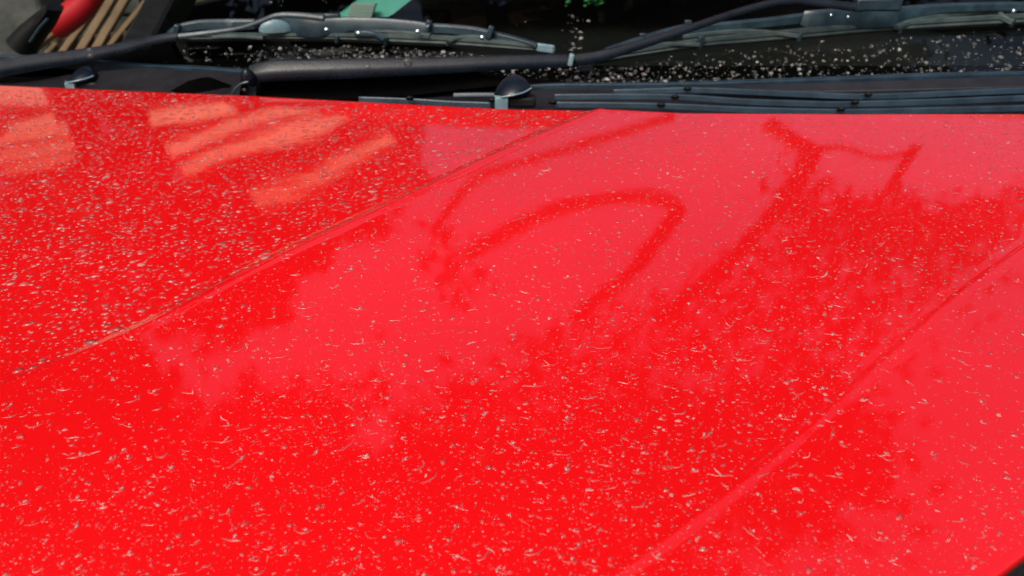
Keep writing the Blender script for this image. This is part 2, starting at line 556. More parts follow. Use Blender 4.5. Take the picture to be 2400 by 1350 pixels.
# vent mouth left of the arm's foot, its inner shade painted as a black plug
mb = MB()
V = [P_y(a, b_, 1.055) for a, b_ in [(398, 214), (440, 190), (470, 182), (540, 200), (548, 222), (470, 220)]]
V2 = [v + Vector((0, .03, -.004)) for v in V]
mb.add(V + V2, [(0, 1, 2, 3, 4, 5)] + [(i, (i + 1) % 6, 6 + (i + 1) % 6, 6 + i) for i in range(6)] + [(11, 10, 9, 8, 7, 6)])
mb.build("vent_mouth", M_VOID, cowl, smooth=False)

def nozzle(cx, cy, y, sc, lab=None):
    c = P_y(cx, cy, y)
    u = sc / 1884 * y
    # domed hood of the nozzle, nose facing the glass, brim towards the viewer
    def pt(dx, dz, dy=0): return c + Vector((dx * u, dy, dz * u * .88))
    rot = -.16
    rings = []
    for k, (w, h, dy) in enumerate([(40, 0, 0), (44, 8, 0), (43, 14, .001), (36, 27, .004), (27, 38, .008), (15, 46, .013), (3, 49, .016)]):
        row = []
        for j in range(16):
            a = 2 * math.pi * j / 16
            x = w * math.cos(a); d = .019 * (w / 44) * math.sin(a)
            row.append(pt(x + 4, h + x * .16, dy - d))
        rings.append(row)
    V = [p for r in rings for p in r]; F = []
    for k in range(len(rings) - 1):
        for j in range(16): F.append((k * 16 + j, k * 16 + (j + 1) % 16, (k + 1) * 16 + (j + 1) % 16, (k + 1) * 16 + j))
    F.append(tuple(range(15, -1, -1))); F.append(tuple(6 * 16 + j for j in range(16)))
    mb = MB(); mb.add(V, F); n = mb.build("washer_nozzle", M_ARM, car, bev=None)
    mb = MB()
    for px, wz in ((-22, 28),):
        box_mb(mb, pt(px, -14, -.008), 30 * u, .02, 28 * u)
    mb.build("nozzle_foot", M_CLIP, n, bev=.001)
    mb = MB()
    box_mb(mb, pt(24, -14, .001), 66 * u, .026, 24 * u); mb.build("nozzle_base", M_RUBB, n, bev=.003)
    mb = MB()
    sweep(mb, [pt(-38, 3, -.012), pt(-20, 4, -.0185), pt(4, 9, -.0205), pt(28, 14, -.016), pt(46, 21, -.006)], circ(.0011, 6))
    mb.build("nozzle_rim", M_CLIP, n)
nozzle(1198, 224, .97, 1.0)
nozzle(193, 190, 1.12, .72)

# ------------------------------------------------------------------ wipers
def arm_sweep(name, img, ys, widths, thick, m, parent, prof=None):
    """img pixel centre line, ys depth per point, widths = visible heights in metres"""
    pts = [P_y(a, b_, y) for (a, b_), y in zip(img, ys)]
    sp = spline(pts, 6); n = len(sp)
    W = lerps(widths, n); T = lerps(thick, n)
    prof = prof or [(1, -.75), (.9, -1), (-.9, -1), (-1, -.6), (-.8, .75), (-.55, 1), (.35, 1), (.85, .3), (1, -.1)]
    mb = MB()
    sweep(mb, sp, prof, scale=[(T[i], W[i] / 2) for i in range(n)])
    return mb.build(name, m, parent, bev=.0006)

def px2m(p, y): return p * y / 1750.0

def claw(px, py, y, parent, h=20, wd=8):
    c = P_y(px, py, y); mb = MB()
    box_mb(mb, c, px2m(wd, y), .011, px2m(h, y), Vector((0, 0, 1)).rotation_difference(Vector((.25, 0, 1))).to_matrix())
    return mb.build("blade_claw", M_YOKE, parent, bev=.0012)

def rivet(px, py, y, parent, r=6):
    mb = MB(); dome_mb(mb, P_y(px, py, y), px2m(r, y), px2m(r, y) * .7, 10, 4, Vector((0, -1, .3)).normalized())
    return mb.build("rivet", M_RIVET, parent)

def blade(contact, h_px, off=.0, parent=None):
    """squeegee on the glass following 'contact' pixels"""
    base = spline([P_g(a, b_, .001) for a, b_ in contact], 6)
    n = len(base)
    hh = [px2m(v, 1.15) for v in lerps(h_px, n)]
    mb = MB()
    sweep(mb, [p + Vector((0, 0, 0)) for p in base], [(.0008, 0), (-.0008, 0), (-.0008, .0035), (.0008, .0035)])
    mb.build("rubber_edge", M_RUBB, parent)
    mb = MB()
    V = []; F = []
    up = Vector((0, .12, 1)).normalized()
    prof = [(-.004, 0), (-.0045, .12), (-.004, .22), (-.002, .30), (-.002, .42), (-.0045, .5), (-.0045, .9), (-.003, 1), (.003, 1), (.0045, .9), (.0045, .12), (.004, 0)]
    for p, h in zip(base, hh):
        for a, b_ in prof: V.append(p + Vector((0, a, .0035)) + up * (b_ * h))
    k = len(prof)
    for i in range(n - 1):
        for j in range(k): F.append((i * k + j, i * k + (j + 1) % k, (i + 1) * k + (j + 1) % k, (i + 1) * k + j))
    F.append(tuple(range(k))); F.append(tuple((n - 1) * k + j for j in range(k)))
    mb.add(V, F)
    return mb.build("squeegee", M_RUB, parent, bev=None)

# depth of the windscreen under a pixel, minus a lift for parts that stand proud
def yg(px, py, lift=0.0): return P_g(px, py, lift).y
def yoke(name, img, widths_px, lift, parent, m=M_YOKE, th=.006):
    ys = [yg(a, b_ , lift) for a, b_ in img]
    return arm_sweep(name, img, ys, [px2m(v, 1.12) for v in widths_px], [th] * len(img), m, parent,
                     prof=[(1, -.9), (.85, -1), (-.85, -1), (-1, -.8), (-.9, .6), (-.5, 1), (.5, 1), (.95, .55)])

# --- right-hand wiper (its foot at the middle left of the photo)
def lowest(parent): pass
W1 = MB()
wiper_a = arm_sweep("wiper_arm", [(592, 172), (650, 164), (800, 160), (1000, 154), (1180, 146), (1330, 141)],
                    [1.035, 1.035, 1.04, 1.05, 1.06, 1.07], [.021, .024, .0225, .0195, .017, .0145], [.015, .016, .014, .012, .010, .009], M_ARM, car)
arm_sweep("arm_rod", [(1345, 141), (1420, 128), (1520, 98), (1640, 58), (1740, 25), (1830, 3), (1900, 4), (1980, 14), (2020, 18)],
          [1.072, 1.078, 1.09, 1.105, 1.12, 1.13, 1.135, 1.137, 1.137],
          [.0145, .013, .011, .0095, .009, .009, .010, .011, .011], [.007, .006, .005, .004, .004, .004, .005, .006, .006], M_ARM, wiper_a)
mb = MB(); c = P_y(1338, 140, 1.062); box_mb(mb, c, .0065, .014, .0155, Vector((0, 0, 1)).rotation_difference(Vector((.2, 0, 1))).to_matrix())
mb.build("hinge_clip", M_CLIP, wiper_a, bev=.002)
mb = MB(); c = P_y(1372, 160, 1.085); box_mb(mb, c, .019, .012, .0055); mb.build("hinge_foot", M_YOKE, wiper_a, bev=.002)
mb = MB(); dome_mb(mb, P_y(584, 190, 1.02), .010, .018, 14, 5, Vector((0, -.5, 1)).normalized()); mb.build("pivot_cap", M_ARM, wiper_a)
mb = MB(); dome_mb(mb, P_y(577, 180, 1.018), .006, .007, 12, 4, Vector((-.2, -.7, .7)).normalized()); mb.build("pivot_nut", M_YOKE, wiper_a)
mb = MB(); sweep(mb, spline([P_y(a, b_, 1.0) for a, b_ in [(544, 221), (553, 207), (567, 196), (582, 192)]], 6), circ(.0016, 6)); mb.build("pivot_seal", M_YOKE, wiper_a)
# black slab put under the arm to stand for the shade there
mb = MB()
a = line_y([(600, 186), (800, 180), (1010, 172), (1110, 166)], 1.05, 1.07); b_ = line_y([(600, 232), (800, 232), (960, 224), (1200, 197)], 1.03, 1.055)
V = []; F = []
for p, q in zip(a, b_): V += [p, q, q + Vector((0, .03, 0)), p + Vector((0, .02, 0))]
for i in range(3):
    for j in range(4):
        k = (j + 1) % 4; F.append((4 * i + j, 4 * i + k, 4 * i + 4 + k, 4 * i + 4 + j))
mb.add(V, F); mb.build("arm_shade_slab", M_VOID, cowl, smooth=False)

sq1 = blade([(1392, 152), (1480, 137), (1646, 113), (1750, 104), (1900, 91), (2102, 74), (2400, 57), (2700, 44)], [10, 14, 16, 17, 18, 18, 18, 18], parent=wiper_a)
yoke("main_yoke", [(1420, 118), (1500, 96), (1600, 70), (1700, 62), (1800, 52), (1885, 42)], [8, 18, 22, 20, 20, 22], .016, wiper_a)
yoke("main_yoke", [(1880, 42), (1905, 46), (1950, 45), (2020, 42), (2090, 40), (2120, 32), (2200, 20), (2330, 15), (2420, 16), (2700, 22)], [30, 40, 44, 44, 42, 32, 20, 18, 20, 16], .020, wiper_a)
yoke("side_yoke", [(2100, 64), (2140, 48), (2200, 37), (2270, 29), (2330, 25), (2350, 40), (2375, 52)], [10, 10, 10, 10, 12, 12, 12], .012, wiper_a, M_RUB, .004)
yoke("side_yoke", [(1600, 86), (1680, 76), (1750, 73), (1820, 77), (1872, 84)], [8, 9, 10, 9, 9], .012, wiper_a, M_RUB, .004)
yoke("side_yoke", [(1500, 112), (1560, 103), (1640, 104)], [6, 8, 8], .012, wiper_a, M_RUB, .004)
mb = MB(); box_mb(mb, P_y(2055, 10, 1.135), px2m(95, 1.13), .02, px2m(26, 1.13)); mb.build("blade_mount", M_YOKE, wiper_a, bev=.003)
mb = MB(); box_mb(mb, P_y(1612, 56, yg(1612, 60, .018)), px2m(14, 1.13), .010, px2m(16, 1.13)); mb.build("yoke_step", M_YOKE, wiper_a, bev=.001)
mb = MB(); box_mb(mb, P_y(1506, 86, yg(1506, 90, .018)), px2m(14, 1.13), .010, px2m(14, 1.13)); mb.build("yoke_step", M_YOKE, wiper_a, bev=.001)
for q in [(1872, 86), (2108, 67), (2370, 52)]: claw(*q, yg(q[0], q[1], .006), wiper_a)
claw(1640, 100, yg(1640, 104, .008), wiper_a, 26, 14)
for q in [(2376, 26), (1988, 40), (1948, 36)]: rivet(*q, yg(q[0], q[1], .0275), wiper_a, 5 if q[0] > 2000 else 4)

# --- left-hand wiper
wiper_b = arm_sweep("wiper_arm", [(-260, 205), (-100, 180), (60, 150), (200, 130), (300, 110), (370, 92), (420, 84)],
                    [1.17, 1.165, 1.16, 1.15, 1.14, 1.13, 1.125], [.024, .024, .022, .018, .015, .012, .010], [.014, .013, .012, .011, .009, .007, .006], M_ARM, car)
arm_sweep("arm_rod", [(410, 86), (480, 78), (560, 66), (610, 50), (650, 36), (700, 36), (760, 42)],
          [1.125, 1.13, 1.13, 1.13, 1.13, 1.13, 1.13], [.008, .007, .006, .0065, .007, .008, .009], [.005, .004, .004, .004, .004, .005, .006], M_YOKE, wiper_b)
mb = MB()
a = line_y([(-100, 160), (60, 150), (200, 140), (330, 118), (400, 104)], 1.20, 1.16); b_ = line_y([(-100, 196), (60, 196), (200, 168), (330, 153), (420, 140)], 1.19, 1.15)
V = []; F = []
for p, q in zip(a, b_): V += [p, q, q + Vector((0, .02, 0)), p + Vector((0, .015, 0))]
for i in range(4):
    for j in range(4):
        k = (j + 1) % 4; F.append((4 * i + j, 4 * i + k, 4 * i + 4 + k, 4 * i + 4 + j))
mb.add(V, F); mb.build("arm_shade_slab", M_VOID, cowl, smooth=False)  # black slab standing for the shade below the left arm
blade([(398, 97), (480, 97), (600, 96), (780, 97), (900, 102), (1050, 109), (1180, 118), (1300, 127)], [10, 12, 12, 12, 16, 17, 16, 10], parent=wiper_b)
yoke("main_yoke", [(395, 84), (420, 68), (470, 58), (540, 58), (600, 56)], [12, 20, 22, 26, 22], .014, wiper_b)
yoke("main_yoke", [(660, 50), (700, 62), (740, 66), (790, 60), (850, 56), (930, 60), (985, 66), (1008, 70)], [22, 40, 40, 34, 28, 28, 28, 24], .018, wiper_b)
yoke("side_yoke", [(1000, 66), (1060, 68), (1110, 74), (1148, 82)], [22, 20, 22, 22], .014, wiper_b)
yoke("side_yoke", [(905, 92), (885, 80), (860, 77), (832, 78)], [6, 8, 12, 12], .015, wiper_b)
yoke("side_yoke", [(866, 72), (930, 74), (975, 80), (1010, 84)], [4, 7, 12, 12], .013, wiper_b, M_RUB)
yoke("side_yoke", [(1050, 96), (1068, 88), (1100, 85), (1135, 88)], [6, 7, 7, 12], .013, wiper_b, M_RUB)
yoke("side_yoke", [(1150, 80), (1200, 90), (1245, 101), (1262, 108)], [16, 12, 8, 8], .012, wiper_b)
yoke("side_yoke", [(500, 86), (560, 84), (620, 88)], [6, 8, 8], .012, wiper_b, M_RUB)
mb = MB(); box_mb(mb, P_y(1278, 113, yg(1278, 116, .006)), px2m(38, 1.12), .010, px2m(17, 1.12), Vector((1, 0, 0)).rotation_difference(Vector((1, 0, -.14))).to_matrix()); mb.build("end_cap", M_CLIP, wiper_b, bev=.0018)
mb = MB(); dome_mb(mb, P_y(646, 72, yg(650, 78, .014)), px2m(36, 1.12), px2m(26, 1.12), 12, 5, Vector((.1, -.3, 1)).normalized(), .35); mb.build("blade_mount", M_CLIP, wiper_b)
mb = MB(); box_mb(mb, P_y(765, 40, yg(765, 44, .022)), px2m(60, 1.12), .014, px2m(16, 1.12)); mb.build("mount_clip", M_YOKE, wiper_b, bev=.002)
for q in [(905, 96), (1050, 98), (1256, 110), (790, 92)]: claw(*q, yg(q[0], q[1], .006), wiper_b, 16, 7)
for q in [(840, 78), (979, 74), (1130, 88), (765, 70)]: rivet(*q, yg(q[0], q[1], .0245), wiper_b)
for q in [(1003, 62), (1148, 76), (415, 72)]:
    mb = MB(); box_mb(mb, P_y(q[0], q[1], yg(q[0], q[1], .0205)), px2m(12, 1.12), .013, px2m(28, 1.12), Vector((0, 0, 1)).rotation_difference(Vector((.35, 0, 1))).to_matrix())
    mb.build("knuckle", M_YOKE, wiper_b, bev=.0015)
for x0 in (800, 870, 905, 940):
    mb = MB(); box_mb(mb, P_y(x0 + 10, 43 + (x0 - 800) * .03, yg(x0, 46, .024)), px2m(22, 1.12), .004, px2m(3, 1.12)); mb.build("yoke_slot", M_RUBB, wiper_b, smooth=False)

# door mirror beyond the far corner of the windscreen
mb = MB()
sweep(mb, spline([P_y(a, b_, 1.6) for a, b_ in [(50, 112), (70, 84), (100, 52), (118, 30), (128, 16)]], 6), circ(.5, 14, .5),
      up=(0, 1, 0), scale=[(lerp(.055, .02, i / 24), .06) for i in range(25)])
mirror = mb.build("door_mirror", M_RUBB, car)
mb = MB()
sweep(mb, [P_y(70, 98, 1.56), P_y(95, 62, 1.56), P_y(112, 44, 1.56)], circ(.0025, 6)); mb.build("mirror_seam", M_YOKE, mirror)

# ------------------------------------------------------------------ rain
class Blob:
    def __init__(s): s.v = []; s.f = []; s.n = 0
def drop_geo(rx, ry, h, ang, n=9, rings=2, irr=0.0, seed=0, flat=2.0):
    """irregular domed drop in local coordinates (z up), open underneath"""
    V = []; F = []
    rr = random.Random(seed)
    ph = [rr.uniform(0, 6.28) for _ in range(4)]
    ca, sa = math.cos(ang), math.sin(ang)
    for i in range(rings):
        q = i / rings
        k = (1 - q ** flat) if rings > 1 else 1
        rad = 1 - q * .95 if rings > 1 else 1
        for j in range(n):
            a = 2 * math.pi * j / n
            m = 1 + irr * (.5 * math.sin(2 * a + ph[0]) + .35 * math.sin(3 * a + ph[1]) + .25 * math.sin(5 * a + ph[2]))
            m = max(m, .22)
            rad_i = math.cos(q * math.pi / 2)
            z = h * math.sin(q * math.pi / 2) ** (1 / flat * 2 if flat > 2 else 1)
            x = rx * m * rad_i * math.cos(a); y = ry * m * rad_i * math.sin(a)
            V.append((x * ca - y * sa, x * sa + y * ca, z))
    V.append((0, 0, h))
    for i in range(rings - 1):
        for j in range(n): F.append((i * n + j, i * n + (j + 1) % n, (i + 1) * n + (j + 1) % n, (i + 1) * n + j))
    for j in range(n): F.append(((rings - 1) * n + j, (rings - 1) * n + (j + 1) % n, rings * n))
    return V, F

def region(x, y):
    d1 = float(sdist(x, y, C1)); d2 = -float(sdist(x, y, C2))
    return ('L' if d1 > 0 else ('R' if d2 > 0 else 'C')), d1, d2

def on_frame(px, py, m=60): return -m < px < 2400 + m and 150 < py < 1350 + m

drops = []          # (size_px, x, y, rx, ry, h, ang, n, rings, irr)
# jittered candidates over the hood
cell = .0040
gx = np.arange(-.9, 1.0, cell); gy = np.arange(.2, 1.02, cell)
GX, GY = np.meshgrid(gx, gy)
rs = np.random.RandomState(3)
GX = (GX + rs.uniform(-.5, .5, GX.shape) * cell).ravel(); GY = (GY + rs.uniform(-.5, .5, GY.shape) * cell).ravel()
ok = (GY < y_rear(GX) - .003) & (GY > y_front(GX) + .004)
GX, GY = GX[ok], GY[ok]
GZ = hood_z(GX, GY)
cz = GY * math.cos(PITCH) - (GZ - CAM.z) * math.sin(PITCH)
cy = GY * math.sin(PITCH) + (GZ - CAM.z) * math.cos(PITCH)
PX = 1200 + 1884 * GX / cz; PY = 675 - 1884 * cy / cz
ok = (PX > -60) & (PX < 2460) & (PY > 150) & (PY < 1400)
GX, GY, GZ, PX, PY, cz = [a[ok] for a in (GX, GY, GZ, PX, PY, cz)]
D1 = sdist(GX, GY, C1); D2 = -sdist(GX, GY, C2)
print("candidates", len(GX))
FLOW = math.atan2(.35, 1.0)
for i in range(len(GX)):
    x, y = float(GX[i]), float(GY[i]); px, py = PX[i], PY[i]
    nz = mnoise.noise(Vector((x * 14, y * 14, 0)))
    u = rng.random()
    if D1[i] > .004:                      # beaded left panel
        near = min(1, max(0, (py - 700) / 400))
        pr = .40 - .16 * near + .16 * nz
        if u > pr: continue
        r = .0007 + .0008 * rng.random() ** 2 + (.0007 if rng.random() < .06 else 0)
        r *= 1 + .1 * near
        drops.append((x, y, r * rng.uniform(1.4, 2.2), r, r * rng.uniform(.45, .7), FLOW + rng.gauss(0, .16), 9, 2, .18, 'L'))
    elif D2[i] > .002:                    # right panel, sparse
        if u > .10 + .06 * nz: continue
        r = .0004 + .0010 * rng.random() ** 3
        drops.append((x, y, r * rng.uniform(1, 2.2), r, r * rng.uniform(.3, .55), rng.gauss(.1, .6), 9, 2, .5, 'R'))
    else:
        right = min(1, max(0, (px - 1150) / 700)) * min(1, max(0, (py - 420) / 250))
        far = min(1, max(0, (620 - py) / 300))
        pr = .15 + .22 * right + .38 * far + .12 * nz
        if -.006 < D1[i]: pr *= .5
        if u > pr: continue
        r = .0004 + .0008 * rng.random() ** 2
        drops.append((x, y, r * rng.uniform(1.0, 2.0), r, r * rng.uniform(.3, .6), FLOW * .5 + rng.gauss(0, .5), 8, 2, .4, 'C'))
for _ in range(26000):
    px, py = rng.uniform(-20, 2420), 262 + 1110 * rng.random() ** 1.15
    d = ray(px, py); y = .5
    for _k in range(4): y = (hz(d.x * y, y) - CAM.z) / d.z
    x = d.x * y
    if not (y_front(x) + .004 < y < y_rear(x) - .004): continue
    if mnoise.noise(Vector((x * 9, y * 9, 4))) < rng.uniform(-.7, .45): continue
    r = .00028 + .00045 * rng.random() ** 2; r *= .6 + y * .9
    drops.append((x, y, r * rng.uniform(1, 1.8), r, r * .7, rng.gauss(.2, .5), 6, 1, .3, 'M'))
print("small drops", len(drops))
# larger irregular splashes
big = []
tries = 0
while len(big) < 1150 and tries < 60000:
    tries += 1
    px = rng.uniform(-20, 2420); py = rng.uniform(300, 1370)
    p = isect(px, py, hood_base)
    reg, d1, d2 = region(p.x, p.y)
    if p.y > y_rear(p.x) - .01 or p.y < y_front(p.x) + .01: continue
    dens = {'L': .25 if py > 620 else .10, 'C': .5 if py < 560 else 1.0, 'R': .45}[reg]
    if rng.random() > dens: continue
    if min(abs(d1), abs(d2)) < .004: continue
    rr_ = .0016 + .0026 * rng.random() ** 2.2
    if reg == 'L': rr_ *= .8
    if any((p.x - q[0]) ** 2 + (p.y - q[1]) ** 2 < (q[3] * 1.2 + rr_) ** 2 for q in big): continue
    big.append((p.x, p.y, rr_ * rng.uniform(1.1, 2.4), rr_, rr_ * rng.uniform(.22, .42), rng.gauss(.15, .7), 16, 3, rng.uniform(.5, 1.1), reg))
print("splashes", len(big))

def surf_frame(x, y):
    n = hood_n(x, y)
    ux = Vector((1, 0, 0)); ux = (ux - n * ux.dot(n)).normalized()
    return n, ux, n.cross(ux)

# bulk mesh of the small beads
sv = []; sf = []; base_n = 0
E = .003
zx = (hood_z(GX * 0 + 0, GY * 0 + 1) if False else None)
dx = np.array([d[0] for d in drops]); dy = np.array([d[1] for d in drops])
nxs = -(hood_z(dx + E, dy) - hood_z(dx - E, dy)) / (2 * E); nys = -(hood_z(dx, dy + E) - hood_z(dx, dy - E)) / (2 * E)
zz = hood_z(dx, dy)
variants = {}
for i, d in enumerate(drops):
    x, y, rx, ry, h, ang, n, rings, irr, reg = d
    Vv, Ff = drop_geo(rx, ry, h, ang, n, rings, irr, i)
    for a, b_, c in Vv:
        sv.append((x + a, y + b_, zz[i] - nxs[i] * a - nys[i] * b_ + c + .00004))
    sf += [tuple(k + base_n for k in f) for f in Ff]
    base_n += len(Vv)
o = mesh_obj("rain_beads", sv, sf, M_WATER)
tag(o, "dense scatter of tiny clear rain beads covering the red hood", "rain beads", kind="stuff")

# the larger drops: individual things
big.sort(key=lambda q: -q[2] * q[3] / (q[1] ** 2))
BAND = lambda y: ('far back' if y > .72 else ('half way along' if y > .42 else 'close to the viewer'))
SHAPE = lambda q: ('long crooked' if q[2] / q[3] > 1.75 else 'squat rounded')
LAB = {'L': ("rain splash on the densely beaded left hood panel", "large raindrops on the left hood panel"),
       'C': ("rain splash on the broad middle hood panel", "large raindrops on the middle hood panel"),
       'R': ("rain splash on the smooth right hood panel", "large raindrops on the right hood panel")}
def thread_geo(L, wd, bend, ang, rr_, nseg=9):
    """thin crooked ridge of water, tapering to both ends (local coordinates)"""
    V = []; F = []; pts = []
    a = ang - bend / 2; x = y = 0.0
    for k in range(nseg):
        pts.append((x, y)); a += bend / (nseg - 1) + rr_.gauss(0, .22)
        x += L / (nseg - 1) * math.cos(a); y += L / (nseg - 1) * math.sin(a)
    cx = sum(p[0] for p in pts) / nseg; cy = sum(p[1] for p in pts) / nseg
    pk = rr_.uniform(.25, .75)
    for k, (x, y) in enumerate(pts):
        u = k / (nseg - 1)
        wv = wd * (.28 + .72 * max(0, 1 - abs(u - pk) / (.75 if u < pk else 1 - pk * .6)) ** 1.3) * rr_.uniform(.75, 1.2)
        if k in (0, nseg - 1): wv *= .35
        q = pts[min(k + 1, nseg - 1)]; p = pts[max(k - 1, 0)]
        d = math.hypot(q[0] - p[0], q[1] - p[1]) + 1e-9; nx_, ny_ = -(q[1] - p[1]) / d, (q[0] - p[0]) / d
        for c, z in ((-1, 0), (-.72, .62), (0, 1), (.72, .62), (1, 0)):
            V.append((x - cx + nx_ * wv * c, y - cy + ny_ * wv * c, z * wv * .75))
    for k in range(nseg - 1):
        for m in range(4): F.append((5 * k + m, 5 * k + m + 1, 5 * k + 6 + m, 5 * k + 5 + m))
    G = []
    for f in F:
        a, b_, c = (Vector(V[f[0]]), Vector(V[f[1]]), Vector(V[f[2]]))
        G.append(f if (b_ - a).cross(c - a).z > 0 else f[::-1])
    F = G
    return V, F
def splash_geo(size, reg, seed):
    rr_ = random.Random(seed); V = []; F = []
    def put(g, ox=0, oy=0):
        n = len(V); V.extend((a + ox, b_ + oy, c) for a, b_, c in g[0]); F.extend(tuple(i + n for i in f) for f in g[1])
    kind = rr_.random()
    if kind < .62:      # smile-shaped rim, its highlight put in as pale water, often with bead or branch
        ang = rr_.gauss(.1, .5); L = size * rr_.uniform(1.2, 3.4)
        put(thread_geo(L, size * rr_.uniform(.13, .22), rr_.gauss(1.3, .8), ang, rr_, 10))
        if rr_.random() < .55: put(drop_geo(size * .26, size * .2, size * .17, ang + 1, 10, 3, .3, seed), rr_.uniform(-.2, .2) * L, rr_.uniform(0, .25) * L)
        if rr_.random() < .45: put(thread_geo(L * .5, size * .13, rr_.gauss(0, 1), ang + rr_.choice((-1, 1)) * rr_.uniform(.7, 1.6), rr_, 6), rr_.uniform(-.2, .3) * L, .15 * L)
    else:
        put(drop_geo(size * rr_.uniform(.35, .55), size * .3, size * .22, rr_.gauss(.3, .6), 14, 3, .45, seed))
        if rr_.random() < .4: put(drop_geo(size * .2, size * .16, size * .12, 0, 9, 2, .3, seed + 1), size * rr_.uniform(.5, 1), size * rr_.uniform(-.5, .6))
    return V, F, kind < .62
rest = MB()
for i, q in enumerate(big):
    x, y, rx, ry, h, ang, n, rings, irr, reg = q
    Vv, Ff, curl = splash_geo(ry * 1.2, reg, 5000 + i)
    nn = hood_n(x, y); z0 = hz(x, y)
    W_ = [(a, b_, hz(x + a, y + b_) - z0 + c + .00004) for a, b_, c in Vv]
    if i < 300:
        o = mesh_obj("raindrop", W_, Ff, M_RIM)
        o.location = (x, y, z0)
        sh = 'thin curled' if curl else 'rounded clear'
        tag(o, sh + ' ' + LAB[reg][0] + ', ' + BAND(y), "raindrop", LAB[reg][1])
    else:
        rest.add([(x + a, y + b_, z0 + c) for a, b_, c in W_], Ff)
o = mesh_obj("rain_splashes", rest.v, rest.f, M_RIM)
tag(o, "smaller clear rain splashes scattered over the whole red hood", "rain splashes", kind="stuff")

# drops on the windscreen
gd = MB()
cnt = 0
gq = GN.to_track_quat('Z', 'Y')
for k in range(2470):
    if k < 1700:
        px = rng.uniform(330, 2420)
        lo = np.interp(px, [330, 600, 900, 1290, 1400, 1646, 1900, 2102, 2400], [104, 100, 106, 130, 156, 118, 95, 78, 62])
        hi = np.interp(px, [330, 600, 900, 1290, 1400, 1660, 2210, 2400], [152, 168, 140, 190, 196, 194, 176, 172])
        if lo + 3 > hi: continue
        q_ = rng.random() ** .7
        py = lerp(lo + 3, hi, q_)
        if px < 600 and rng.random() < .6: continue
    elif k < 1740: px, py = rng.gauss(1345, 12), rng.uniform(30, 120)
    elif k < 1752: px, py = rng.choice([(648, 8), (755, 4), (790, 8), (1422, 88), (1000, 12), (1500, 30), (560, 14), (1230, 60)]); px += rng.gauss(0, 8); py += rng.gauss(0, 4)
    else: continue
    p = P_g(px, py, .0004)
    r = (.0006 + .0024 * rng.random() ** 3)
    Vv, Ff = drop_geo(r * rng.uniform(.9, 1.4), r, r * .75, rng.uniform(0, 3), 8, 3, .25, k)
    gd.add([p + gq @ Vector(v) for v in Vv], Ff)
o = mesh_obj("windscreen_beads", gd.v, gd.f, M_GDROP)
tag(o, "sparkling rain beads on the dark windscreen below the wiper blades", "rain beads", kind="stuff")
# single drops on the wiper arms and scuttle
for px, py, y, r, lab in [(862, 157, 1.0330, 6, "round clear raindrop on the broad wiper arm, left of the flatter one"),
                          (955, 144, 1.0365, 9, "flat oval raindrop near the top edge of the broad wiper arm"),
                          (211, 118, 1.0850, 7, "bright raindrop on top of the left wiper arm"),
                          (213, 132, 1.0820, 7, "raindrop running down below the bright one on the left wiper arm"),
                          (573, 211, .990, 5, "small raindrop hanging under the wiper pivot cap"),
                          (1000, 250, .0, 0, None)]:
    if not lab: continue
    c = P_y(px, py, y); rr_ = px2m(r, y)
    nn = Vector((0, -.8, .6)).normalized(); qq = nn.to_track_quat('Z', 'Y')
    Vv, Ff = drop_geo(rr_, rr_ * .85, rr_ * .9, .2, 14, 5, .12, px)
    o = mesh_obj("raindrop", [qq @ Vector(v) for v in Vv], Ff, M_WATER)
    o.location = c
    tag(o, lab, "raindrop")

# ------------------------------------------------------------------ surroundings
mb = MB(); V = []; F = []
xsn = [-60, -20, -8, -4, -2, -1, 0, 1, 2, 4, 8, 20, 60]
for yy in xsn:
    for xx in xsn: V.append((xx, yy + 2, .02 * math.sin(xx * 1.3) * math.cos(yy)))
for j in range(12):
    for i in range(12): F.append((j * 13 + i, j * 13 + i + 1, (j + 1) * 13 + i + 1, (j + 1) * 13 + i))
g = mesh_obj("ground", V, F, M_GROUND); tag(g, kind="structure")

def leaves(mb, n, fpos, size, rr):
    for _ in range(n):
        p = Vector(fpos(rr)); s_ = size * rr.uniform(.6, 1.3)
        a = Vector((rr.gauss(0, 1), rr.gauss(0, 1), rr.gauss(0, .5))).normalized()
        b_ = a.cross(Vector((rr.gauss(0, .6), rr.gauss(0, .6), 1))).normalized()
        c = a.cross(b_)
        mb.add([p - a * s_, p - b_ * s_ * .42 + c * s_ * .1, p + a * s_, p + b_ * s_ * .42 + c * s_ * .1], [(0, 1, 2), (0, 2, 3)])

def limb(mb, pts, r0, r1, n=8):
    sp = spline(pts, 6); m = len(sp)
    sweep(mb, sp, circ(1, n), up=(.1, .95, .2), scale=[lerp(r0, r1, i / (m - 1)) for i in range(m)])

def hood_reflect(px, py, t):
    p = isect(px, py, lambda x, y: hz(x, y), .2, 1.3)
    n = hood_n(p.x, p.y, .008)
    d = (p - CAM).normalized(); r = d - 2 * d.dot(n) * n
    return p + r * t
def glass_reflect(px, py, t):
    p = P_g(px, py); d = (p - CAM).normalized(); r = d - 2 * d.dot(GN) * GN
    return p + r * t

